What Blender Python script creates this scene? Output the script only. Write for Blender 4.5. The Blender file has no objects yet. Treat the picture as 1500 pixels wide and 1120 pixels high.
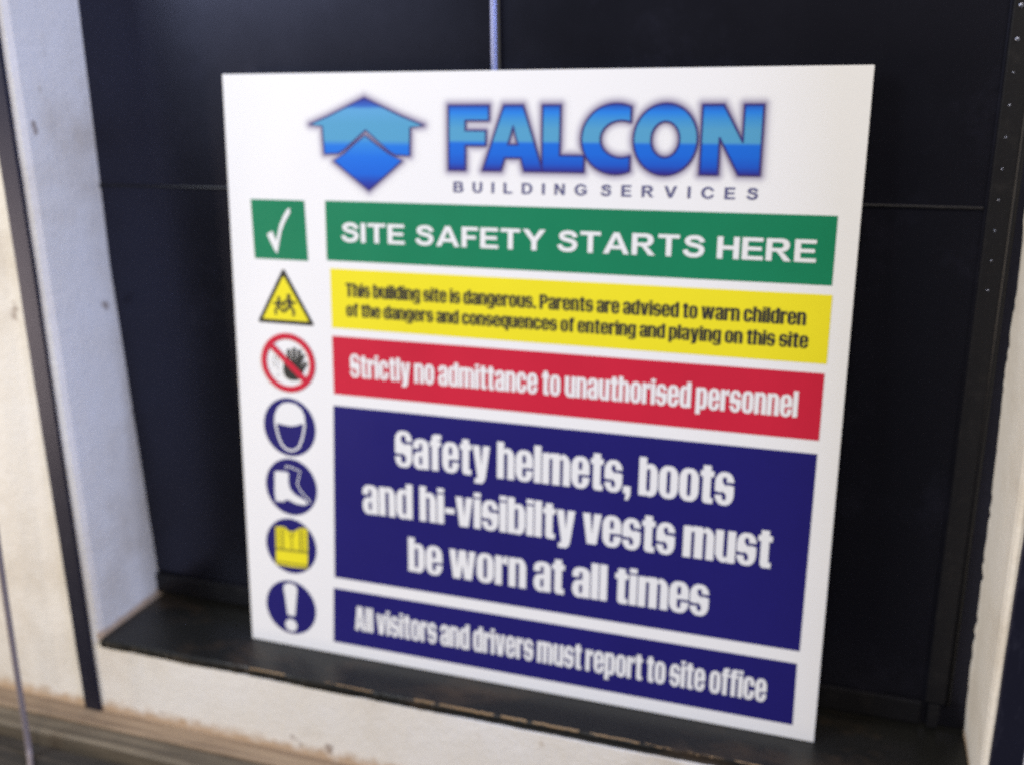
import bpy, bmesh, math, random
import numpy as np
from mathutils import Vector, Matrix
from mathutils.geometry import delaunay_2d_cdt

random.seed(7)
rng = np.random.default_rng(7)
sc = bpy.context.scene
COL = sc.collection

# ------------------------------------------------------------------ camera
cam_d = bpy.data.cameras.new('camera')
cam = bpy.data.objects.new('camera', cam_d); COL.objects.link(cam)
R = [[0.9481108625939946, 0.08270603023437004, -0.3069943074295401],
     [0.31780187117506203, -0.2749768234603683, 0.907408241772839],
     [-0.009368185998409695, -0.9578869761733464, -0.28699264445031036]]
CP = (0.5895543245485899, -0.8324318939195045, 0.5867239399887837)
m = Matrix.Identity(4)
for i in range(3):
    m[i][0] = R[i][0]; m[i][1] = -R[i][1]; m[i][2] = -R[i][2]; m[i][3] = CP[i]
cam.matrix_world = m
cam_d.sensor_width = 36.0
cam_d.lens = 1453.0 / 1500.0 * 36.0
cam_d.clip_start = 0.02; cam_d.clip_end = 60.0
cam_d.dof.use_dof = True                    # the phone missed its focus: everything is a little soft
cam_d.dof.focus_distance = 0.62
cam_d.dof.aperture_fstop = 4.2
sc.camera = cam

# ------------------------------------------------------------------ world, lamps, exposure
w = bpy.data.worlds.new('World'); sc.world = w; w.use_nodes = True
bg = w.node_tree.nodes['Background']
bg.inputs[0].default_value = (1.0, 0.95, 0.93, 1); bg.inputs[1].default_value = 0.06

def area(name, loc, target, size, size_y, power, col):
    d = bpy.data.lights.new(name, 'AREA'); d.shape = 'RECTANGLE'
    d.size = size; d.size_y = size_y; d.energy = power; d.color = col
    o = bpy.data.objects.new(name, d); COL.objects.link(o); o.location = loc
    o.rotation_euler = (Vector(target) - Vector(loc)).to_track_quat('-Z', 'Y').to_euler()
    return o
area('window_light', (-1.40, -1.50, 1.60), (-0.1, 0.0, 0.5), 0.9, 1.1, 48.0, (0.84, 0.91, 1.0))
area('low_warm_light', (-2.20, -1.25, -0.10), (0.5, 0.0, 0.15), 0.8, 0.8, 35.0, (1.0, 0.81, 0.60))
area('cool_side_light', (2.5, -0.62, 1.5), (-0.17, 0.0, 0.4), 0.8, 0.8, 72.0, (0.52, 0.62, 1.0))
area('front_fill_light', (0.75, -2.2, 2.6), (0.5, 0.0, 0.3), 0.9, 0.9, 50.0, (1.0, 0.90, 0.80))  # added frontal fill without a known source, brightens the right of the sign

sc.view_settings.view_transform = 'Standard'
sc.view_settings.look = 'None'
sc.view_settings.exposure = 0.0
sc.view_settings.gamma = 1.0
sc.view_settings.use_curve_mapping = False
sc.render.engine = 'CYCLES'
sc.cycles.max_bounces = 8
sc.cycles.use_denoising = False           # leave the fine grain of a dim phone picture

# ------------------------------------------------------------------ helpers
def new_mat(name):
    mt = bpy.data.materials.new(name); mt.use_nodes = True
    return mt, mt.node_tree.nodes, mt.node_tree.links, mt.node_tree.nodes['Principled BSDF']

def ramp(nodes, stops, interp='LINEAR'):
    r = nodes.new('ShaderNodeValToRGB'); cr = r.color_ramp; cr.interpolation = interp
    while len(cr.elements) > 1: cr.elements.remove(cr.elements[-1])
    cr.elements[0].position = stops[0][0]; cr.elements[0].color = (*stops[0][1], 1)
    for p, c in stops[1:]:
        e = cr.elements.new(p); e.color = (*c, 1)
    return r

def noise(nodes, links, scale, detail=6, rough=.6, stretch=(1, 1, 1), seed=0.0):
    tc = nodes.new('ShaderNodeTexCoord'); mp = nodes.new('ShaderNodeMapping')
    mp.inputs['Scale'].default_value = stretch; mp.inputs['Location'].default_value = (seed, seed * 1.7, seed * .6)
    n = nodes.new('ShaderNodeTexNoise'); n.inputs['Scale'].default_value = scale
    n.inputs['Detail'].default_value = detail; n.inputs['Roughness'].default_value = rough
    links.new(tc.outputs['Object'], mp.inputs[0]); links.new(mp.outputs[0], n.inputs['Vector'])
    return n.outputs['Fac']

def mixc(nodes, links, fac, a, b, mode='MIX'):
    x = nodes.new('ShaderNodeMix'); x.data_type = 'RGBA'; x.blend_type = mode
    if isinstance(fac, float): x.inputs[0].default_value = fac
    else: links.new(fac, x.inputs[0])
    for k, v in ((6, a), (7, b)):
        if isinstance(v, tuple): x.inputs[k].default_value = (*v, 1)
        else: links.new(v, x.inputs[k])
    return x.outputs[2]

def bump(nodes, links, h, bs, strength, dist=.002):
    b = nodes.new('ShaderNodeBump'); b.inputs['Strength'].default_value = strength; b.inputs['Distance'].default_value = dist
    links.new(h, b.inputs['Height']); links.new(b.outputs[0], bs.inputs['Normal'])

def print_mat(name, col, rough=.38, var=.06):
    mt, N, L, bs = new_mat(name)
    f = noise(N, L, 9, 4)
    r = ramp(N, [(.3, tuple(c * (1 - var) for c in col)), (.7, tuple(min(1, c * (1 + var)) for c in col))])
    L.new(f, r.inputs[0]); L.new(r.outputs[0], bs.inputs['Base Color'])
    rr = noise(N, L, 14, 5, seed=3.1)
    mr = N.new('ShaderNodeMapRange'); mr.inputs[3].default_value = rough - .06; mr.inputs[4].default_value = rough + .08
    L.new(rr, mr.inputs[0]); L.new(mr.outputs[0], bs.inputs['Roughness'])
    bs.inputs['Specular IOR Level'].default_value = .25
    return mt

WHITE = (.80, .795, .79)
M = {
    'white': print_mat('sign_white', WHITE, var=.012),
    'letter_white': print_mat('print_letter_white', (.78, .78, .775), var=.015),
    'green': print_mat('print_green', (.009, .198, .090)),
    'yellow': print_mat('print_yellow', (.80, .70, .022), var=.03),
    'red': print_mat('print_red', (.55, .018, .045)),
    'navy': print_mat('print_navy', (.015, .012, .135)),
    'black': print_mat('print_black', (.035, .034, .032)),
    'violet': print_mat('print_violet_line', (.045, .03, .19)),
    'slate': print_mat('print_slate', (.10, .10, .22)),
    'grey': print_mat('print_grey', (.55, .55, .55)),
    'olive': print_mat('print_olive', (.30, .27, .03)),
}

def grad_mat(name, stops):
    """printed vertical colour bands of the logo, fixed to the print's own height"""
    mt, N, L, bs = new_mat(name)
    tc = N.new('ShaderNodeTexCoord'); sp = N.new('ShaderNodeSeparateXYZ'); L.new(tc.outputs['Generated'], sp.inputs[0])
    r = ramp(N, stops); L.new(sp.outputs[2], r.inputs[0]); L.new(r.outputs[0], bs.inputs['Base Color'])
    bs.inputs['Roughness'].default_value = .38; bs.inputs['Specular IOR Level'].default_value = .25
    return mt
NV, BL, TE, LB = (.03, .022, .22), (.012, .13, .60), (.085, .32, .52), (.02, .20, .68)
M['name_print'] = grad_mat('print_name_bands', [(0, NV), (.07, NV), (.17, (.014, .09, .50)), (.30, BL), (.43, (.012, .14, .62)), (.47, TE), (.62, TE), (.74, (.05, .27, .58)), (.84, LB), (.93, (.02, .07, .40)), (1, NV)])
M['roof_print'] = grad_mat('print_roof_bands', [(0, (.012, .15, .64)), (.16, (.015, .17, .66)), (.26, TE), (.55, TE), (.80, (.10, .34, .60)), (.86, (.03, .12, .48)), (1, (.03, .03, .28))])
M['diamond_print'] = grad_mat('print_diamond_bands', [(0, NV), (.14, (.02, .05, .36)), (.30, (.01, .12, .60)), (.60, (.012, .15, .66)), (.85, (.03, .22, .64)), (1, TE)])

def link(name, me, mat, parent=None):
    o = bpy.data.objects.new(name, me); COL.objects.link(o)
    if mat: me.materials.append(mat)
    if parent: o.parent = parent
    return o

def tag(o, label=None, cat=None, group=None, kind=None):
    if label: o['label'] = label
    if cat: o['category'] = cat
    if group: o['group'] = group
    if kind: o['kind'] = kind
    return o

def empty(name, loc):
    o = bpy.data.objects.new(name, None); COL.objects.link(o); o.location = loc; o.empty_display_size = .05
    return o

def bm_obj(name, bm, mat, parent=None, smooth=False):
    bmesh.ops.recalc_face_normals(bm, faces=bm.faces)
    me = bpy.data.meshes.new(name); bm.to_mesh(me); bm.free()
    if smooth:
        for p in me.polygons: p.use_smooth = True
    return link(name, me, mat, parent)

def add_box(bm, x0, x1, y0, y1, z0, z1, bev=0.0, seg=2):
    g = bmesh.ops.create_cube(bm, size=1.0)
    for v in g['verts']:
        v.co = Vector(((x0 + x1) / 2 + v.co.x * (x1 - x0), (y0 + y1) / 2 + v.co.y * (y1 - y0), (z0 + z1) / 2 + v.co.z * (z1 - z0)))
    if bev:
        es = list({e for v in g['verts'] for e in v.link_edges})
        bmesh.ops.bevel(bm, geom=es, offset=bev, segments=seg, affect='EDGES', profile=.6)

def add_tube(bm, pts, r, seg=10, cap=True):
    pts = [Vector(p) for p in pts]; rings = []
    for i, p in enumerate(pts):
        t = (pts[min(i + 1, len(pts) - 1)] - pts[max(i - 1, 0)]).normalized()
        a = t.cross(Vector((0, 1, 0)))
        if a.length < 1e-3: a = t.cross(Vector((1, 0, 0)))
        a.normalize(); b = t.cross(a)
        rings.append([bm.verts.new(p + (a * math.cos(k * math.tau / seg) + b * math.sin(k * math.tau / seg)) * r) for k in range(seg)])
    for A, B in zip(rings, rings[1:]):
        for k in range(seg): bm.faces.new((A[k], A[(k + 1) % seg], B[(k + 1) % seg], B[k]))
    if cap:
        bm.faces.new(rings[0]); bm.faces.new(list(reversed(rings[-1])))

# ---- flat print: ordered add/cut polygons, resolved with a constrained triangulation
def inside(poly, x, y):
    c = False; j = len(poly) - 1
    for i in range(len(poly)):
        xi, yi = poly[i]; xj, yj = poly[j]
        if (yi > y) != (yj > y) and x < (xj - xi) * (y - yi) / (yj - yi) + xi: c = not c
        j = i
    return c

def csg(ops):
    vs, es, fs = [], [], []
    for k, (s, poly) in enumerate(ops):
        b = len(vs); n = len(poly)
        vs += [Vector((p[0], p[1])) for p in poly]
        es += [(b + i, b + (i + 1) % n) for i in range(n)]
    V, E, F, *_ = delaunay_2d_cdt(vs, es, fs, 0, 1e-5)
    out = []
    for f in F:
        cx = sum(V[i].x for i in f) / 3; cy = sum(V[i].y for i in f) / 3
        st = False
        for s, poly in ops:
            if inside(poly, cx, cy): st = (s == '+')
        if st: out.append(f)
    return [(v.x, v.y) for v in V], out

def rr(x0, y0, x1, y1, r=0, rx=None, c='tl tr bl br', n=7):
    ry = min(r, (y1 - y0) / 2); rx = min(r if rx is None else rx, (x1 - x0) / 2)
    pts = []
    for nm, cx, cy, a0 in (('br', x1 - rx, y0 + ry, -90), ('tr', x1 - rx, y1 - ry, 0), ('tl', x0 + rx, y1 - ry, 90), ('bl', x0 + rx, y0 + ry, 180)):
        if nm in c.split() and r > 0:
            for k in range(n + 1):
                a = math.radians(a0 + 90 * k / n); pts.append((cx + rx * math.cos(a), cy + ry * math.sin(a)))
        else:
            pts.append({'br': (x1, y0), 'tr': (x1, y1), 'tl': (x0, y1), 'bl': (x0, y0)}[nm])
    return pts

def ell(cx, cy, rx, ry, n=40, a0=0, a1=360):
    k = n if a1 - a0 >= 360 else n + 1
    return [(cx + rx * math.cos(math.radians(a0 + (a1 - a0) * i / n)), cy + ry * math.sin(math.radians(a0 + (a1 - a0) * i / n))) for i in range(k)]

def stroke(pts, wd):
    """outline of a poly-line of width wd"""
    L, Rr = [], []
    P = [Vector(p) for p in pts]
    for i, p in enumerate(P):
        t = (P[min(i + 1, len(P) - 1)] - P[max(i - 1, 0)]).normalized(); nrm = Vector((-t.y, t.x)) * wd / 2
        L.append(tuple(p + nrm)); Rr.append(tuple(p - nrm))
    return L + Rr[::-1]

# heavy condensed alphabet used for the panels' sentences (units: capital height 790)
S, X, A, D, W = 178, 655, 790, -165, 446
def glyphs():
    G = {}
    RX, RY = 185, 220
    so = lambda y0, y1, x0=S, x1=None, c='tl tr bl br': ('-', rr(x0, y0, (W - S) if x1 is None else x1, y1, 75, 40, c))
    G['n'] = (W, [('+', rr(0, 0, S, X)), ('+', rr(120, 0, W, X + 8, RY, RX, 'tr')), ('-', rr(S, -5, W - S, X - 100, 50, 36, 'tl tr')), ('-', [(S, X + 20), (S, X - 40), (S + 48, X + 20)])])
    G['h'] = (W, [('+', rr(0, 0, S, A)), ('+', rr(120, 0, W, X + 8, RY, RX, 'tr')), ('-', rr(S, -5, W - S, X - 100, 50, 36, 'tl tr')), ('-', [(S, X + 20), (S, X - 40), (S + 48, X + 20)])])
    w2 = 700
    G['m'] = (w2, [('+', rr(0, 0, S, X)), ('+', rr(120, 0, w2, X + 8, RY, RX, 'tr')), ('-', rr(S, -5, S + 77, X - 100, 50, 36, 'tl tr')), ('-', rr(w2 - S - 77, -5, w2 - S, X - 100, 50, 36, 'tl tr')),
                   ('-', [(S, X + 20), (S, X - 40), (S + 48, X + 20)]), ('-', [(w2 - S - 77 - 20, X + 20), (w2 - S - 60, X - 60), (w2 - S - 77 + 48, X + 20)])])
    G['r'] = (322, [('+', rr(0, 0, S, X)), ('+', rr(S - 2, X - 225, 322, X + 8)), ('-', [(S, X + 20), (S, X - 90), (S + 45, X - 30), (S + 75, X + 20)]), ('-', [(S, X - 235), (330, X - 235), (330, X - 205), (S + 30, X - 150), (S, X - 150)])])
    G['u'] = (W, [('+', rr(0, -8, W - 60, X, RY, RX, 'bl')), ('+', rr(W - S, 0, W, X)), ('-', rr(S, 100, W - S, X + 5, 50, 36, 'bl br')), ('-', [(W - S, -20), (W - S, 40), (W - S - 48, -20)])])
    G['a'] = (432, [('+', rr(0, -8, 300, 385, RY, RX, 'bl tl')), ('+', rr(5, 380, 432, X + 8, RY, RX, 'tl tr')), ('+', rr(250, 0, 432, 520)), so(80, 290, S - 6, 250), ('-', rr(S - 6, 385, 250, X - 92, 50, 36, 'tl tr')), ('-', rr(-10, 375, S, 442)), ('-', [(250, -20), (250, 35), (205, -20)])])
    G['e'] = (W, [('+', rr(0, -8, W, X + 8, RY, RX)), so(372, X - 90), ('-', rr(S, 88, W - S, 288, 50, 36, 'bl br')), ('-', rr(W - S - 5, 232, W + 10, 288))])
    G['o'] = (W, [('+', rr(0, -8, W, X + 8, RY, RX)), so(92, X - 92)])
    G['c'] = (W - 6, [('+', rr(0, -8, W - 6, X + 8, RY, RX)), so(92, X - 92, S, W - S - 6), ('-', rr(W - S - 12, 262, W + 10, 400))])
    G['d'] = (W, [('+', rr(0, -8, 300, X + 8, RY, RX, 'tl bl')), ('+', rr(W - S, 0, W, A)), so(92, X - 92), ('-', [(W - S, -20), (W - S, 38), (W - S - 45, -20)]), ('-', [(W - S, X + 20), (W - S, X - 35), (W - S - 45, X + 20)])])
    G['b'] = (W, [('+', rr(140, -8, W, X + 8, RY, RX, 'tr br')), ('+', rr(0, 0, S, A)), so(92, X - 92), ('-', [(S, -20), (S, 38), (S + 45, -20)]), ('-', [(S, X + 20), (S, X - 35), (S + 45, X + 20)])])
    G['p'] = (W, [('+', rr(140, -8, W, X + 8, RY, RX, 'tr br')), ('+', rr(0, D, S, X)), so(92, X - 92), ('-', [(S, -20), (S, 38), (S + 45, -20)]), ('-', [(S, X + 20), (S, X - 35), (S + 45, X + 20)])])
    G['q'] = (W, [('+', rr(0, -8, 300, X + 8, RY, RX, 'tl bl')), ('+', rr(W - S, D, W, X)), so(92, X - 92), ('-', [(W - S, -20), (W - S, 38), (W - S - 45, -20)]), ('-', [(W - S, X + 20), (W - S, X - 35), (W - S - 45, X + 20)])])
    G['g'] = (W, [('+', rr(0, D, W, 140, 130, RX, 'bl br')), ('-', rr(-10, -62, W - S, 150)), ('+', rr(0, -75, S - 10, -20)), ('+', rr(0, 42, 300, X + 8, RY, RX, 'tl bl')), ('+', rr(W - S, -60, W, X)), so(130, X - 92), ('-', [(W - S, X + 20), (W - S, X - 35), (W - S - 45, X + 20)])])
    G['i'] = (S, [('+', rr(0, 0, S, X)), ('+', rr(0, X + 42, S, A + 5))])
    G['l'] = (S, [('+', rr(0, 0, S, A))])
    G['t'] = (310, [('+', rr(62, -5, 300, 400, 90, 80, 'bl')), ('-', rr(62 + S, 112, 310, 405)), ('+', rr(62, 300, 62 + S, X + 105)), ('+', rr(0, X - 118, 310, X))])
    G['f'] = (305, [('+', rr(52, 0, 52 + S, X)), ('+', rr(52, X - 20, 305, A + 5, 110, 110, 'tl')), ('-', rr(52 + S, X - 30, 310, A - 105)), ('+', rr(0, X - 118, 300, X - 10))])
    def sform(w, h, up, lo):
        m0, m1 = lo, up
        return [('+', rr(0, -8, w, h + 8, RY, RX)), ('-', rr(S - 12, m1, w - S + 12, h - 92, 50, 40, 'tl tr bl')), ('-', [(w - S + 5, m1 - 15), (w + 10, m1 - 42), (w + 10, m1 + 35), (w - S + 5, m1 + 35)]),
                ('-', rr(S - 12, 92, w - S + 12, m0, 50, 40, 'tr bl br')), ('-', [(-10, m0 - 35), (S - 5, m0 - 35), (S - 5, m0 + 15), (-10, m0 + 42)]),
                ('-', [(S - 14, m0 - 2), (w - S - 10, m0 - 2), (S - 14, m0 + 55)]), ('-', [(w - S + 14, m1 + 2), (S + 10, m1 + 2), (w - S + 14, m1 - 55)])]
    G['s'] = (428, sform(428, X, 428, 228)); G['S'] = (468, sform(468, A, 540, 262))
    G['v'] = (450, [('+', [(0, X), (S, X), (226, 210), (268, X), (450, X), (342, 0), (110, 0)])])
    G['y'] = (450, [('+', [(0, X), (S, X), (228, 240), (270, X), (450, X), (336, -40), (300, -120), (240, D), (50, D), (50, -62), (110, -62), (122, -10)])])
    G['w'] = (690, [('+', [(0, X), (170, X), (205, 250), (252, X), (438, X), (484, 250), (520, X), (690, X), (590, 0), (398, 0), (345, 330), (292, 0), (98, 0)])])
    G['T'] = (440, [('+', rr(0, A - 135, 440, A)), ('+', rr(126, 0, 314, A))])
    G['P'] = (470, [('+', rr(0, 300, 470, A, RY, RX, 'tr br')), ('+', rr(0, 0, 186, A)), ('-', rr(186, 405, 470 - S, A - 105, 50, 36, 'tr br'))])
    G['A'] = (500, [('+', [(0, 0), (184, 0), (198, 130), (302, 130), (316, 0), (500, 0), (385, A), (115, A)]), ('-', [(212, 240), (288, 240), (250, 560)])])
    G['.'] = (S, [('+', rr(0, 0, S, 150))])
    G[','] = (S, [('+', rr(0, 0, S, 150)), ('+', [(70, 5), (S, 5), (S, -20), (120, -140), (50, -140)])])
    G['-'] = (250, [('+', rr(0, 250, 250, 372))])
    return G
GL = glyphs(); GC = {}
def heavy_text(txt, x0, x1, zb, cap, y, gap=30, space=160):
    """sentence fitted between x0 and x1 (mm on the board), baseline zb, capital height cap"""
    pos, x = [], 0
    for ch in txt:
        if ch == ' ': x += space; continue
        pos.append((ch, x)); x += GL[ch][0] + gap
    tot = x - gap; sx = (x1 - x0) / tot; sz = cap / A
    V, F = [], []
    for ch, px in pos:
        if ch not in GC: GC[ch] = csg(GL[ch][1])
        gv, gf = GC[ch]; b = len(V)
        V += [((x0 + (px + u) * sx) * .001, y, (zb + v * sz) * .001) for u, v in gv]
        F += [tuple(b + i for i in f) for f in gf]
    return V, F

def flat_mesh(name, V, F, mat, parent):
    me = bpy.data.meshes.new(name); me.from_pydata(V, [], F)
    bm = bmesh.new(); bm.from_mesh(me)
    for f in bm.faces: f.normal_update()
    bad = [f for f in bm.faces if f.normal.y > 0]
    bmesh.ops.reverse_faces(bm, faces=bad); bm.to_mesh(me); bm.free()
    return link(name, me, mat, parent)

def flat(name, ops, mat, parent, y):
    v, f = csg(ops)
    return flat_mesh(name, [(a * .001, y, b * .001) for a, b in v], f, mat, parent)

# wide bold capitals (units: height 716)
def smooth(pts, n=5):
    o = []; P = [Vector(p) for p in pts]
    for i in range(len(P) - 1):
        a, b, c, d = P[max(i - 1, 0)], P[i], P[i + 1], P[min(i + 2, len(P) - 1)]
        for k in range(n):
            t = k / n; o.append(tuple(.5 * ((2 * b) + (c - a) * t + (2 * a - 5 * b + 4 * c - d) * t * t + (3 * b - a - 3 * c + d) * t ** 3)))
    return o + [tuple(P[-1])]
def bold_caps():
    H = 716; s = 148; t = 122; G = {}
    sp = smooth([(522, 500), (492, 580), (415, 640), (310, 652), (205, 632), (138, 572), (136, 500), (185, 442), (290, 405), (400, 374), (492, 322), (514, 230), (470, 128), (390, 78), (300, 66), (190, 84), (112, 148), (82, 236)])
    G['S'] = (590, [('+', stroke(sp, 136))])
    G['I'] = (s, [('+', rr(0, 0, s, H))])
    G['T'] = (572, [('+', rr(0, H - t, 572, H)), ('+', rr(212, 0, 360, H))])
    G['E'] = (536, [('+', rr(0, 0, s, H)), ('+', rr(0, H - t, 526, H)), ('+', rr(0, 304, 494, 422)), ('+', rr(0, 0, 536, t))])
    G['F'] = (492, [('+', rr(0, 0, s, H)), ('+', rr(0, H - t, 492, H)), ('+', rr(0, 292, 428, 412))])
    G['A'] = (716, [('+', [(0, 0), (155, 0), (214, 162), (502, 162), (562, 0), (716, 0), (436, H), (282, H)]), ('-', [(258, 282), (456, 282), (358, 556)])])
    G['Y'] = (668, [('+', [(0, H), (172, H), (336, 440), (498, H), (668, H), (408, 302), (408, 0), (260, 0), (260, 302)])])
    G['H'] = (568, [('+', rr(0, 0, s, H)), ('+', rr(568 - s, 0, 568, H)), ('+', rr(0, 300, 568, 424))])
    G['R'] = (636, [('+', rr(0, 298, 584, H, 205, 190, 'tr br')), ('+', rr(0, 0, s, H)), ('+', [(250, 306), (390, 306), (500, 190), (636, 0), (458, 0), (350, 170), (300, 250)]), ('-', rr(s, 412, 432, H - t, 92, 80, 'tr br'))])
    G['B'] = (590, [('+', rr(0, 330, 556, H, 190, 180, 'tr br')), ('+', rr(0, 0, 590, 410, 200, 190, 'tr br')), ('-', rr(s, 430, 410, H - t + 3, 80, 70, 'tr br')), ('-', rr(s, 120, 440, 314, 95, 80, 'tr br'))])
    G['U'] = (566, [('+', rr(0, -12, 566, H, 270, 270, 'bl br')), ('-', rr(s, 112, 566 - s, H + 5, 160, 135, 'bl br'))])
    G['L'] = (500, [('+', rr(0, 0, s, H)), ('+', rr(0, 0, 500, t))])
    G['D'] = (606, [('+', rr(0, 0, 606, H, 350, 330, 'tr br')), ('-', rr(s, t, 456, H - t, 225, 205, 'tr br'))])
    G['N'] = (570, [('+', rr(0, 0, s - 10, H)), ('+', rr(580 - s, 0, 570, H)), ('+', [(0, H), (144, H), (570, 0), (424, 0)])])
    G['C'] = (640, [('+', ell(342, 358, 342, 370)), ('-', ell(352, 358, 198, 246)), ('-', [(380, 500), (660, 450), (660, 270), (380, 215)]), ('-', rr(632, -20, 700, 740))])
    G['G'] = (680, [('+', ell(350, 358, 350, 370)), ('-', ell(358, 358, 204, 246)), ('-', [(400, 520), (700, 490), (700, 270), (400, 270)]), ('-', rr(668, -20, 720, 740)), ('+', rr(368, 262, 668, 384)), ('+', rr(524, 100, 668, 384))])
    G['V'] = (668, [('+', [(0, H), (160, H), (336, 190), (508, H), (668, H), (412, 0), (256, 0)])])
    return G
BC = bold_caps()
def caps_text(txt, x0, x1, zb, cap, y, gap=70, space=260):
    pos, x = [], 0
    for ch in txt:
        if ch == ' ': x += space; continue
        pos.append((ch, x)); x += BC[ch][0] + gap
    sx = (x1 - x0) / (x - gap); sz = cap / 716; V, F = [], []
    for ch, px in pos:
        gv, gf = csg(BC[ch][1]); b = len(V)
        V += [((x0 + (px + u) * sx) * .001, y, (zb + v * sz) * .001) for u, v in gv]
        F += [tuple(b + i for i in f) for f in gf]
    return V, F

# ------------------------------------------------------------------ setting materials
def wall_paint():
    mt, N, L, bs = new_mat('aged_white_paint')
    a = noise(N, L, 5, 8, .65); b = noise(N, L, 38, 8, .7, (1, 1, .5), 4.0); c = noise(N, L, 120, 4, .7, seed=9)
    r1 = ramp(N, [(.30, (.56, .495, .40)), (.50, (.73, .685, .61)), (.72, (.775, .75, .71))]); L.new(a, r1.inputs[0])
    r2 = ramp(N, [(.66, (0, 0, 0)), (.76, (1, 1, 1))]); L.new(b, r2.inputs[0])
    col = mixc(N, L, r2.outputs[0], r1.outputs[0], (.50, .42, .33))
    d = noise(N, L, 26, 3, .5, (1, 1, 1), 21.0)
    r3 = ramp(N, [(.70, (0, 0, 0)), (.735, (.8, .8, .8))]); L.new(d, r3.inputs[0])
    col = mixc(N, L, r3.outputs[0], col, (.27, .21, .17))
    # rust-brown grime that has settled along the plank joint and the sill joint, broken up by noise
    tc = N.new('ShaderNodeTexCoord'); sp = N.new('ShaderNodeSeparateXYZ'); L.new(tc.outputs['Object'], sp.inputs[0])
    gn = noise(N, L, 60, 5, .7, (1, 1, 1), 33.0)
    def math_(op, p, q):
        k = N.new('ShaderNodeMath'); k.operation = op
        for i_, v in ((0, p), (1, q)):
            if isinstance(v, float): k.inputs[i_].default_value = v
            else: L.new(v, k.inputs[i_])
        return k.outputs[0]
    for z0, reach in ((-.094, .016), (.001, .0085)):
        dz = math_('DIVIDE', math_('ABSOLUTE', math_('SUBTRACT', sp.outputs[2], z0), 0.0), reach)
        v = math_('SUBTRACT', math_('MULTIPLY', gn, 2.0), dz)
        rm = ramp(N, [(.02, (0, 0, 0)), (.75, (.8, .8, .8))]); L.new(math_('MULTIPLY', v, math_('GREATER_THAN', sp.outputs[1], -.0515)) if z0 > -.05 else v, rm.inputs[0])
        col = mixc(N, L, rm.outputs[0], col, (.40, .25, .125))
    L.new(col, bs.inputs['Base Color']); bs.inputs['Roughness'].default_value = .62; bs.inputs['Specular IOR Level'].default_value = .3
    x = N.new('ShaderNodeMath'); x.operation = 'ADD'; L.new(b, x.inputs[0]); L.new(c, x.inputs[1])
    bump(N, L, x.outputs[0], bs, .35, .0025)
    return mt
def gloss_dark(name, col, rough, spec=.5, marks=(.05, .045, .04), mscale=18, stretch=(1, 1, 1), bmp=.05):
    mt, N, L, bs = new_mat(name)
    a = noise(N, L, mscale, 8, .7, stretch); b = noise(N, L, 7, 4, .6, seed=5)
    r = ramp(N, [(.54, (0, 0, 0)), (.80, (1, 1, 1))]); L.new(a, r.inputs[0])
    L.new(mixc(N, L, r.outputs[0], col, marks), bs.inputs['Base Color'])
    mr = N.new('ShaderNodeMapRange'); mr.inputs[3].default_value = rough - .08; mr.inputs[4].default_value = rough + .10
    L.new(b, mr.inputs[0]); L.new(mr.outputs[0], bs.inputs['Roughness'])
    bs.inputs['Specular IOR Level'].default_value = spec
    bump(N, L, a, bs, bmp, .001)
    return mt
def timber(name, c0, c1, c2, seed):
    mt, N, L, bs = new_mat(name)
    g = noise(N, L, 55, 8, .75, (.05, 1.6, 1.6), seed); k = noise(N, L, 6, 4, .6, (.5, 1, 1), seed + 3)
    r = ramp(N, [(.30, c0), (.5, c1), (.72, c2)]); L.new(g, r.inputs[0])
    r2 = ramp(N, [(.45, (0, 0, 0)), (.7, (.75, .75, .75))]); L.new(k, r2.inputs[0])
    L.new(mixc(N, L, r2.outputs[0], r.outputs[0], c0), bs.inputs['Base Color']); bs.inputs['Roughness'].default_value = .75
    bump(N, L, g, bs, .5, .002)
    return mt
M['wall'] = wall_paint()
M['door'] = gloss_dark('dark_door_gloss', (.0032, .0032, .004), .30, .62, (.010, .010, .016), 12, bmp=.02)
M['door'].node_tree.nodes['Principled BSDF'].inputs['Specular Tint'].default_value = (.60, .63, 1, 1)
M['door_edge'] = gloss_dark('dark_moulding_gloss', (.006, .006, .008), .40, .32, (.016, .015, .016), 60, bmp=.05)
M['bar'] = gloss_dark('seam_metal', (.38, .41, .66), .42, .8, (.30, .32, .50), 40); M['bar'].node_tree.nodes['Principled BSDF'].inputs['Metallic'].default_value = .8
M['screw'] = gloss_dark('screw_metal', (.26, .28, .36), .25, .8, (.10, .10, .14), 200); M['screw'].node_tree.nodes['Principled BSDF'].inputs['Metallic'].default_value = 1.0
M['sill'] = gloss_dark('black_sill_paint', (.0075, .0075, .0065), .40, .38, (.055, .035, .020), 11, (.5, 1, 1), .25)
M['worn'] = timber('worn_bare_wood', (.12, .07, .03), (.26, .17, .085), (.36, .26, .15), 17.0)
M['strip'] = gloss_dark('dark_strip_plastic', (.009, .009, .015), .36, .5, (.025, .025, .035), 90, (1, 1, .3))
M['strip'].node_tree.nodes['Principled BSDF'].inputs['Specular Tint'].default_value = (.55, .58, 1, 1)
M['cable'] = gloss_dark('cable_sheath', (.20, .165, .165), .5, .4, (.26, .22, .22), 60)
M['plank_pale'] = timber('pale_timber', (.07, .042, .024), (.24, .165, .10), (.38, .28, .175), 1.0)
M['plank_brown'] = timber('brown_timber', (.02, .015, .010), (.10, .078, .05), (.22, .175, .115), 6.0)
M['plank_dark'] = timber('dark_timber', (.006, .005, .004), (.022, .017, .012), (.07, .053, .036), 11.0)

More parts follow.
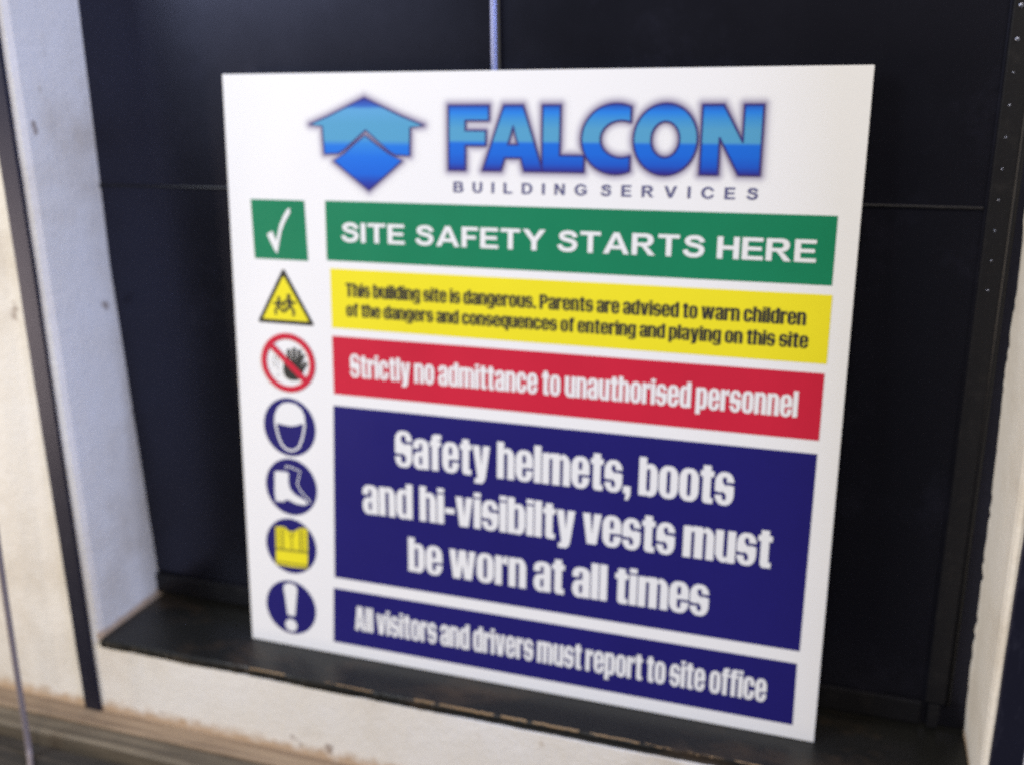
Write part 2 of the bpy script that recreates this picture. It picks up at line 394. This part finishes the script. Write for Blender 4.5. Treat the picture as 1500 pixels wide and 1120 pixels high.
# ------------------------------------------------------------------ wall round the recess
FY, BY = -.053, .066                       # wall face, back of the recess
def jamb(bm, side, z0, z1, n):
    rows = []
    wob = 0.0
    for i in range(n + 1):
        z = z0 + (z1 - z0) * i / n
        wob = wob * .93 + random.gauss(0, .00016)
        if side < 0:
            edge = -.1625 - .010 * max(0, z); far = -.1662 - .036 * max(0, min(z, .4)) + .006 * max(0, z - .4)
            prof = [(-1.3, FY), (-.32, FY), (-.2, FY), (edge - .0095 + wob, FY), (edge - .003 + wob, FY + .0022), (edge + wob * .6, FY + .008), ((edge + far) / 2, 0.0), (far, .056), (far + wob * .8, BY)]
        else:
            edge = .7325 - .008 * max(0, z); far = .7325 - .020 * max(0, min(z, .5))
            chip = max(0, random.gauss(-.0010, .0011))
            prof = [(1.6, FY), (.9, FY), (.765, FY), (edge + .004 + wob, FY), (edge + .0015 + wob, FY + .002), (edge + wob * .6, FY + .007), ((edge + far) / 2, 0.0), (far + .0006, .040), (far + chip + wob * 1.5, .0545), (far + .006, BY)]
        rows.append([bm.verts.new((x, y, z)) for x, y in prof])
    for A_, B_ in zip(rows, rows[1:]):
        for k in range(len(A_) - 1): bm.faces.new((A_[k], A_[k + 1], B_[k + 1], B_[k]))
bm = bmesh.new()
jamb(bm, -1, -.0095, 1.4, 260); jamb(bm, 1, -.0095, 1.4, 260)
add_box(bm, -1.3, 1.6, FY, .12, -.34, -.0096)
wall = bm_obj('recess_wall', bm, M['wall'])
tag(wall, 'scuffed white painted wall with a recess cut into it', 'wall', kind='thing')

# sill
bm = bmesh.new()
nx = 160
top, low = [], []
prof = lambda j: [(BY, 0.0), (0.0, 0.0), (-.0515 + j * .5, 0.0), (-.0545 + j, -.0015), (-.0552 + j, -.0060), (-.0545 + j, -.0094), (BY, -.0094)]
rows = []; j = 0
for i in range(nx + 1):
    x = -.1605 + (.7325 + .1605) * i / nx
    j = j * .85 + random.gauss(0, .0003)
    rows.append([bm.verts.new((x, y, z)) for y, z in prof(j + .006 * i / nx)])
for A_, B_ in zip(rows, rows[1:]):
    for k in range(len(A_)): bm.faces.new((A_[k], A_[(k + 1) % len(A_)], B_[(k + 1) % len(A_)], B_[k]))
bm.faces.new(rows[0]); bm.faces.new(rows[-1][::-1])
sill = bm_obj('recess_sill', bm, M['sill'])
x = .03; rw = random.Random(5)
while x < .56:                                  # bare wood where the paint has rubbed off the front arris
    ln = rw.uniform(.012, .06); k = max(3, int(ln / .003))
    bm = bmesh.new()
    add_tube(bm, [(x + ln * i / k, -.0528 + .006 * (x + .16) / .893 + rw.gauss(0, .00025), -.0004 - rw.random() * .0004) for i in range(k + 1)], rw.uniform(.0007, .0015), 6)
    bm_obj('worn_patch', bm, M['worn'], sill)
    x += ln + rw.uniform(.002, .03) * (1.6 if x < .15 else .5)
tag(sill, 'black painted sill board with worn front edge, under the sign', 'sill', kind='thing')

# two dark doors closing the back of the recess
def door(name, label, x0, x1, hinge):
    t = empty(name, ((x0 + x1) / 2, .058, .002)); tag(t, label, 'door')
    ox, oy, oz = t.location
    def part(nm, boxes, mat, bev=.0015):
        b = bmesh.new()
        for bx in boxes: add_box(b, bx[0] - ox, bx[1] - ox, bx[2] - oy, bx[3] - oy, bx[4] - oz, bx[5] - oz, bev)
        return bm_obj(nm, b, mat, t)
    h0, h1 = (x0, x0 + .032) if hinge < 0 else (.6940, .7349)
    part('panel', [(x0, x1, .0585, .0640, .0035, 1.39)], M['door'], .0008)
    if hinge > 0: part('stile', [(h0, h1, .0555, .0584, .0300, 1.38)], M['door'], .0012)
    i0, i1 = (x0 + .0003, x1 - .004) if hinge < 0 else (x0 + .004, h0 - .0003)
    part('bottom_rail', [(i0, i1, .0535, .0584, .0040, .0275)], M['door_edge'], .0018)
    part('bead', [(i0, i1, .0562, .0584, .4860, .4885)], M['door_edge'], .0008)
    return t
dl = door('cabinet_door', 'dark glossy door on the left with bluish sheen, behind the sign', -.184, .2712, -1)
dr = door('cabinet_door', 'near-black door on the right with a row of hinge screws', .2796, .7350, 1)
# rounded metal seam bar on the left door's meeting edge
bm = bmesh.new(); ox, oy, oz = dl.location
add_tube(bm, [(.2755 - ox, .0545 - oy, z - oz) for z in (.004, .35, .7, 1.05, 1.385)], .0029, 20)
bm_obj('meeting_bar', bm, M['bar'], dl, True)
# hinge of the right door
ox, oy, oz = dr.location
bm = bmesh.new(); add_box(bm, .6960 - ox, .7130 - ox, .0515 - oy, .0553 - oy, .030 - oz, 1.38 - oz, .001)
bm_obj('hinge_leaf', bm, M['door_edge'], dr)
bm = bmesh.new(); add_tube(bm, [(.7150 - ox, .0525 - oy, z - oz) for z in (.030, .4, .9, 1.38)], .0026, 14)
bm_obj('hinge_barrel', bm, M['door_edge'], dr, True)
sm = None
for k in range(12):
    z = .4215 + k * .0244
    if sm is None:
        b = bmesh.new(); bmesh.ops.create_uvsphere(b, u_segments=16, v_segments=8, radius=.0016)
        for v in b.verts: v.co.y *= .6
        o = bm_obj('screw', b, M['screw'], dr, True); sm = o
    else:
        o = sm.copy(); COL.objects.link(o); o.parent = dr
    q = (1.25 if k > 7 else .60) * random.uniform(.9, 1.1); o.scale = (q, q, q)
    o.location = (.7010 + .0035 * (.66 - z) / .3 - ox, .0515 - oy - .0003, z - oz)
# small foot block of the hinge side
bm = bmesh.new(); add_box(bm, .699 - ox, .709 - ox, .0500 - oy, .0570 - oy, .0045 - oz, .0290 - oz, .0012)
bm_obj('corner_block', bm, M['door_edge'], dr)

# dark strips on the wall face beside the recess
def strip(label, x0, x1):
    b = bmesh.new(); n = 60; rows = []; j = 0
    for i in range(n + 1):
        z = -.0935 + 1.48 * i / n; j = j * .8 + random.gauss(0, .0002); s = -.004 * max(0, z)
        rows.append([b.verts.new((x + j + s, y, z)) for x, y in ((x0, FY + .0005), (x0, FY - .0022), (x0 + .0012, FY - .0034), (x1 - .0012, FY - .0034), (x1, FY - .0022), (x1, FY + .0005))])
    for A_, B_ in zip(rows, rows[1:]):
        for k in range(len(A_)): b.faces.new((A_[k], A_[(k + 1) % 6], B_[(k + 1) % 6], B_[k]))
    b.faces.new(rows[0]); b.faces.new(rows[-1][::-1])
    o = bm_obj('edge_strip', b, M['strip'])
    return tag(o, label, 'trim strip', 'dark strips beside the recess')
strip('flat dark strip with bluish shine left of the recess, ending on the planks', -.1960, -.1735)
strip('dark flat strip at the right border, beside the narrow cream reveal', .7375, .7620)

# timber boards under the recess
def plank(label, mat, y0, y1, z0, z1, seed):
    b = bmesh.new(); rnd = random.Random(seed); n = 90; rows = []; a = c = d = 0
    for i in range(n + 1):
        x = -1.25 + 2.8 * i / n
        a = a * .85 + rnd.gauss(0, .0006); c = c * .85 + rnd.gauss(0, .0004); d = d * .85 + rnd.gauss(0, .0004)
        rows.append([b.verts.new((x, y, z)) for y, z in ((y1 , z1 + d), (y0 + .003 + a, z1 + c), (y0 + a, z1 - .003 + c), (y0 + a, z0), (y1, z0))])
    for A_, B_ in zip(rows, rows[1:]):
        for k in range(5): b.faces.new((A_[k], A_[(k + 1) % 5], B_[(k + 1) % 5], B_[k]))
    b.faces.new(rows[0]); b.faces.new(rows[-1][::-1])
    o = bm_obj('timber_plank', b, mat)
    return tag(o, label, 'plank', 'boards under the recess')
plank('pale rough plank against the wall, directly below the dark strip', M['plank_pale'], -.0735, -.0535, -.16, -.0940, 1)
plank('brown weathered plank between the pale one and the dark board', M['plank_brown'], -.1030, -.0770, -.16, -.0990, 2)
plank('dark brown board in the bottom left corner', M['plank_dark'], -.40, -.1065, -.16, -.1150, 3)  # near-black brown, the darkest of the boards

# hanging cable
bm = bmesh.new()
pts = []
for i in range(36):                          # straight drop, then it turns forward along the dark board
    t = i / 35; z = 1.2 - 1.2998 * t
    pts.append((-.186 - .026 * t - .004 * math.sin(t * 9), -.125 - .004 * math.sin(t * 6), z))
x0_, y0_, z0_ = pts[-1]
for k in range(1, 7):
    a = k / 6 * math.pi / 2; h_ = .012 * (1 - math.cos(a)); pts.append((x0_ + h_ * .7, y0_ - h_ * .7, -.0998 - .012 * math.sin(a)))
for k in range(1, 10): pts.append((x0_ + .0084 + .018 * k, y0_ - .0084 - .018 * k, -.1118))
add_tube(bm, pts, .0032, 12)
tag(bm_obj('hanging_cable', bm, M['cable'], None, True), 'thin greyish purple cable hanging in front of the white wall', 'cable')

# ------------------------------------------------------------------ the sign
sign = empty('safety_sign', (0, 0, .0004))
sign.rotation_euler = (-math.radians(3.586), 0, 0)
tag(sign, 'white square site safety board leaning on the black sill', 'sign')
bm = bmesh.new(); add_box(bm, 0, .6, 0, .005, 0, .6, .0006)
bm_obj('board', bm, M['white'], sign)
Y1, Y2, Y3, Y4 = -.00025, -.0005, -.00075, -.0010
box = lambda x0, x1, z0, z1: [('+', rr(x0, z0, x1, z1))]

def glow(name, polys, parent, x0, x1, z0, z1, reach, y, strength):
    """soft printed outline round the logo: colour fades with the distance from its edge"""
    step = 1.0
    xs = np.arange(x0, x1 + .1, step); zs = np.arange(z0, z1 + .1, step)
    Xg, Zg = np.meshgrid(xs, zs); P = np.stack([Xg.ravel(), Zg.ravel()], 1); dist = np.full(len(P), 1e9)
    for poly in polys:
        a = np.array(poly, float); b = np.roll(a, -1, 0)
        for p, q in zip(a, b):
            d = q - p; L2 = d @ d
            if L2 < 1e-9: continue
            t = np.clip(((P - p) @ d) / L2, 0, 1); dist = np.minimum(dist, np.hypot(*(P - p - t[:, None] * d).T))
    val = np.clip(1 - dist / reach, 0, 1) ** 1.7 * strength
    nx_, nz_ = len(xs), len(zs)
    keep = []
    for j in range(nz_ - 1):
        for i in range(nx_ - 1):
            q = (j * nx_ + i, j * nx_ + i + 1, (j + 1) * nx_ + i + 1, (j + 1) * nx_ + i)
            if max(val[list(q)]) > 0: keep.append(q)
    used = sorted({i for q in keep for i in q}); mp = {k: n for n, k in enumerate(used)}
    o = flat_mesh(name, [(P[i, 0] * .001, y, P[i, 1] * .001) for i in used], [tuple(mp[i] for i in q) for q in keep], None, parent)
    at = o.data.attributes.new('ink', 'FLOAT', 'POINT')
    at.data.foreach_set('value', val[used].astype(np.float32))
    mt, N, L, bs = new_mat('print_soft_outline')
    an = N.new('ShaderNodeAttribute'); an.attribute_name = 'ink'
    L.new(mixc(N, L, an.outputs['Fac'], WHITE, (.10, .06, .20)), bs.inputs['Base Color'])
    bs.inputs['Roughness'].default_value = .38; bs.inputs['Specular IOR Level'].default_value = .25
    o.data.materials.append(mt)
    return o

# emblem
roof = [(152.9, 577.1), (170, 569.5), (190, 560.8), (212.9, 552.5), (199.2, 550.6), (198.6, 525.3), (184, 525.6), (177, 529.2), (165, 539), (153.7, 548.2), (143, 539.5), (131, 530), (124.5, 526.3), (109.6, 525.9), (108.2, 551.6), (95.0, 553.0), (115, 560.6), (135, 569.3)]
dia = [(152.9, 543.2), (164, 535.5), (177, 527), (190.3, 520.2), (155.9, 492.6), (119.7, 519.2), (131, 526.5), (142, 535.5)]
em = flat('emblem_roof', [('+', roof)], M['roof_print'], sign, Y2)
flat('emblem_diamond', [('+', dia)], M['diamond_print'], em, Y2)
flat('emblem_outline', [('+', stroke(roof + roof[:1], 1.1))], M['violet'], em, Y3)
flat('emblem_outline', [('+', stroke(dia + dia[:1], 1.1))], M['violet'], em, Y3)
glow('emblem_soft_edge', [roof, dia], em, 84, 224, 480, 590, 9.0, -.00006, .95)

# company name, six heavy capitals (mm on the board)
zb, zt = 513.0, 570.0; h = zt - zb
def capitals():
    q = {}
    q['f'] = [('+', rr(237.8, zb, 254.0, zt)), ('+', rr(237.8, zt - 13.0, 276.6, zt)), ('+', rr(237.8, zt - 35.0, 273.8, zt - 22.0))]
    q['a'] = [('+', [(271.0, zb), (288.4, zb), (292.0, zb + 11.5), (307.4, zb + 11.5), (310.6, zb), (328.2, zb), (308.8, zt), (291.0, zt)]), ('-', [(295.0, zb + 23), (304.4, zb + 23), (299.8, zb + 39)])]
    q['l'] = [('+', rr(327.2, zb, 343.4, zt)), ('+', rr(327.2, zb, 365.6, zb + 14))]
    q['c'] = [('+', ell(393.5, zb + h / 2, 30.5, h / 2 + 1.2)), ('-', rr(406.4, zb - 5, 430, zt + 5)), ('-', ell(398.5, zb + h / 2, 18.6, h / 2 - 12.8)), ('-', rr(398.5, zb + 15.5, 430, zt - 15.5))]
    q['o'] = [('+', ell(436.6, zb + h / 2, 27.4, h / 2 + 1.2)), ('-', ell(436.6, zb + h / 2, 12.2, h / 2 - 13.5))]
    q['n'] = [('+', rr(467.2, zb, 482.4, zt)), ('+', rr(501.6, zb, 517.0, zt)), ('+', [(467.2, zt), (484.5, zt), (517.0, zb), (499.5, zb)])]
    return q
caps = capitals(); V, F, outl = [], [], []
VO, FO = [], []
for kk, ops in caps.items():
    v, f = csg(ops); b = len(V); V += [(a * .001, Y2, c * .001) for a, c in v]; F += [tuple(b + i for i in t) for t in f]
    # boundary edges of the letter give its outline
    cnt = {}
    for t in f:
        for a_, b_ in zip(t, t[1:] + t[:1]):
            cnt.setdefault((min(a_, b_), max(a_, b_)), []).append((a_, b_))
    for e, lst in cnt.items():
        if len(lst) == 1:
            p, r_ = Vector(v[e[0]]), Vector(v[e[1]])
            outl.append([tuple(p), tuple(r_)])
            d = (r_ - p)
            if d.length < 1e-6: continue
            d.normalize(); nn = Vector((-d.y, d.x)) * .62; d *= .55
            b2 = len(VO)
            VO += [(c[0] * .001, Y3 - .000001 * (b2 / 4), c[1] * .001) for c in (p - d + nn, r_ + d + nn, r_ + d - nn, p - d - nn)]
            FO.append((b2, b2 + 1, b2 + 2, b2 + 3))
nm = flat_mesh('company_lettering', V, F, M['name_print'], sign)
flat_mesh('lettering_outline', VO, FO, M['violet'], nm)
glow('lettering_soft_edge', outl, nm, 227, 528, 502, 583, 9.0, -.00006, .95)
flat_mesh('subtitle_lettering', *caps_text('BUILDING SERVICES', 242.3, 516.8, 492.8, 9.8, Y1 - .0001, 560, 190), M['slate'], sign)

# bands
g = flat('green_panel', box(108.5, 582.0, 424.0, 481.6), M['green'], sign, Y1)
flat_mesh('lettering', *caps_text('SITE SAFETY STARTS HERE', 124.6, 567.4, 442.6, 18.8, Y2, 72, 250), M['letter_white'], g)
yl = flat('yellow_panel', box(111.8, 583.0, 357.2, 416.2), M['yellow'], sign, Y1)
V1, F1 = heavy_text('This building site is dangerous. Parents are advised to warn children', 128.2, 563.4, 389.2, 13.6, Y2)
V2, F2 = heavy_text('of the dangers and consequences of entering and playing on this site', 128.2, 566.6, 369.6, 13.2, Y2)
flat_mesh('lettering', V1 + V2, F1 + [tuple(i + len(V1) for i in f) for f in F2], M['black'], yl)
rd = flat('red_panel', box(111.6, 582.0, 289.6, 349.0), M['red'], sign, Y1)
flat_mesh('lettering', *heavy_text('Strictly no admittance to unauthorised personnel', 130.8, 562.2, 308.6, 23.4, Y2), M['letter_white'], rd)
bl = flat('blue_panel', [('+', [(105.6, 89.3), (580.7, 89.3), (581.6, 277.6), (110.6, 277.6)])], M['navy'], sign, Y1)
T = [heavy_text('Safety helmets, boots', 178.6, 512.8, 221.2, 37.0, Y2), heavy_text('and hi-visibilty vests must', 141.0, 549.8, 166.2, 37.0, Y2), heavy_text('be worn at all times', 191.4, 496.6, 109.8, 37.0, Y2)]
V, F = [], []
for v, f in T:
    b = len(V); V += v; F += [tuple(b + i for i in t) for t in f]
flat_mesh('lettering', V, F, M['letter_white'], bl)
vb = flat('visitor_panel', [('+', [(101.8, 14.0), (580.0, 14.0), (579.4, 76.8), (104.0, 76.8)])], M['navy'], sign, Y1)
flat_mesh('lettering', *heavy_text('All visitors and drivers must report to site office', 128.4, 554.4, 32.6, 27.6, Y2, 30, 150), M['letter_white'], vb)

# pictograms
tp = flat('tick_panel', [('+', [(27.0, 422.4), (87.6, 422.4), (85.6, 481.0), (25.4, 481.0)])], M['green'], sign, Y1)
flat('tick_mark', [('+', [(42.2, 447.0), (48.6, 450.4), (52.6, 440.8), (57.0, 456.5), (62.2, 466.4), (66.4, 472.2), (69.6, 473.4), (69.4, 468.5), (63.4, 459.8), (59.2, 451.0), (56.0, 439.4), (53.4, 428.0), (50.4, 431.0)])], M['letter_white'], tp, Y2)
def rtri(a, b, c, r):
    P3 = [Vector(a), Vector(b), Vector(c)]; o = []
    for i in range(3):
        p = P3[i]; u = (P3[i - 1] - p).normalized() * r; v = (P3[(i + 1) % 3] - p).normalized() * r
        for k in range(6):
            t = k / 5; o.append(tuple(p + u * (1 - t) ** 2 + v * t ** 2))
    return o
tr = flat('warning_triangle', [('+', rtri((59.0, 414.6), (26.4, 357.4), (92.6, 357.4), 4.0))], M['black'], sign, Y1)
flat('triangle_field', [('+', rtri((59.0, 406.4), (33.0, 361.4), (86.2, 361.4), 2.0))], M['yellow'], tr, Y2)
def kid(x, z, s, f):
    k = lambda pts: [(x + a * s * f, z + b * s) for a, b in pts]
    hx, hz = k([(0, 20.5)])[0]
    return [('+', ell(hx, hz, 2.3 * s, 2.5 * s, 16)), ('+', k([(-2.2, 17.6), (1.8, 18.0), (3.2, 9.5), (-1.6, 9.0)])),
            ('+', stroke(k([(1.5, 16.8), (5.0, 13.0), (8.0, 15.0)]), 2.5 * s)), ('+', stroke(k([(-1.4, 16.8), (-5.2, 14.2), (-6.2, 10.2)]), 2.5 * s)),
            ('+', stroke(k([(1.6, 10.2), (5.2, 5.4), (4.6, 0.0)]), 3.0 * s)), ('+', stroke(k([(-.2, 10.2), (-3.6, 6.0), (-8.4, 4.4)]), 3.0 * s))]
flat('child_figure', kid(52.6, 366.4, .82, -1), M['black'], tr, Y3)
flat('child_figure', kid(64.2, 366.0, .98, 1), M['black'], tr, Y3)

ring = flat('prohibition_symbol', [('+', ell(60.2, 317.6, 31.2, 30.6, 64)), ('-', ell(60.2, 317.6, 24.9, 24.4, 64))], M['red'], sign, Y3)
flat('slash', [('+', stroke([(40.8, 335.2), (79.6, 300.6)], 6.4))], M['red'], ring, Y4)
hand = [('+', rr(54.2, 299.6, 76.2, 320.4, 9)), ('+', stroke([(57.0, 316), (53.6, 325.6)], 3.6)), ('+', stroke([(61.4, 318), (61.4, 331.8)], 3.9)), ('+', stroke([(66.2, 318), (68.0, 333.8)], 3.9)),
        ('+', stroke([(70.8, 318), (74.2, 332.0)], 3.9)), ('+', stroke([(73.0, 306), (77.0, 313.0), (81.0, 319.4)], 4.2)), ('+', stroke([(73.4, 316), (78.4, 327.4)], 3.4))]
flat('hand', hand, M['black'], ring, Y2)
flat('motion_marks', [('+', stroke([(44.0, 311), (42.8, 318), (43.8, 324)], 1.0)), ('+', stroke([(48.6, 309), (47.2, 316), (47.8, 325)], 1.0)), ('+', stroke([(46.0, 303), (50.0, 306)], 1.0))], M['grey'], ring, Y2)

def disc(name, x, z): return flat(name, [('+', ell(x, z, 30.4, 31.2, 64))], M['navy'], sign, Y1)
d = disc('helmet_symbol', 58.6, 249.4)
flat('helmet', [('+', [(40.8, 252.4), (41.8, 261.3), (45.6, 269.6), (52.0, 274.6), (59.0, 276.0), (66.8, 275.0), (73.8, 270.2), (76.8, 263.6), (77.6, 254.4), (73.6, 254.8), (66, 251.8), (59.7, 250.8), (52, 251.4), (46.2, 252.1)])], M['letter_white'], d, Y2)
face = [(42.0, 252.4), (43.6, 244.5), (45.6, 236.4), (49.0, 229.4), (53.4, 225.6), (58.8, 224.2), (64.2, 225.4), (69.0, 229.2), (72.8, 237.6), (75.2, 246.4), (76.6, 254.5)]
flat('face_outline', [('+', stroke(face, 2.3))], M['letter_white'], d, Y2)
d = disc('boot_symbol', 57.6, 184.0)
flat('boot', [('+', [(38.6, 199.4), (47, 200.2), (55.2, 199.8), (54.6, 188.6), (56.2, 181.8), (61.9, 176.2), (70.2, 172.8), (75.6, 170.2), (76.4, 167.0), (71, 165.8), (62.6, 166.2), (53.9, 169.4), (49.5, 169.0), (48.6, 166.6), (38.3, 166.2), (37.4, 176)])], M['letter_white'], d, Y2)
flat('boot_outline', [('+', stroke([(51.6, 203.0), (52.6, 207.0), (60, 205.6), (69.2, 202.9), (67.2, 196.1), (65.0, 188.7), (68.6, 181.4), (75.0, 174.9), (79.4, 171.4), (78.6, 168.6)], 1.3))], M['letter_white'], d, Y2)
d = disc('vest_symbol', 54.4, 117.2)
flat('vest', [('+', [(36.4, 137.2), (46.9, 138.2), (51, 135.2), (55.7, 133.4), (61, 135.8), (66.4, 139.6), (75.0, 139.6), (74.6, 112), (73.4, 94.6), (54, 93.4), (34.8, 93.8), (35.6, 112)])], M['yellow'], d, Y2)
flat('vest_seams', [('+', stroke([(44.8, 136.6), (44.2, 113.6)], 2.4)), ('+', stroke([(66.6, 138.2), (66.0, 113.6)], 2.4)), ('+', stroke([(55.6, 132.6), (55.4, 113.6)], 1.3)), ('+', stroke([(39.2, 136.6), (38.6, 113.6)], 1.3)), ('+', stroke([(71.6, 138.2), (71.0, 113.6)], 1.3)),
                    ('+', stroke([(35.6, 111.8), (74.4, 112.8)], 2.8)), ('+', stroke([(35.0, 96.8), (73.6, 97.6)], 2.2)), ('+', stroke([(50.5, 133.6), (55.4, 126), (60.6, 134.2)], 1.0))], M['olive'], d, Y3)
d = disc('exclamation_symbol', 51.0, 45.6)
flat('exclamation_mark', [('+', [(42.8, 66.6), (43.8, 70.8), (47.2, 73.2), (51.2, 73.9), (55.2, 73.4), (58.8, 71.0), (59.6, 66.6), (58.4, 58.0), (55.6, 36.0), (46.4, 36.0), (44.2, 58.0)]), ('+', ell(50.4, 24.4, 7.2, 7.2, 28))], M['letter_white'], d, Y2)
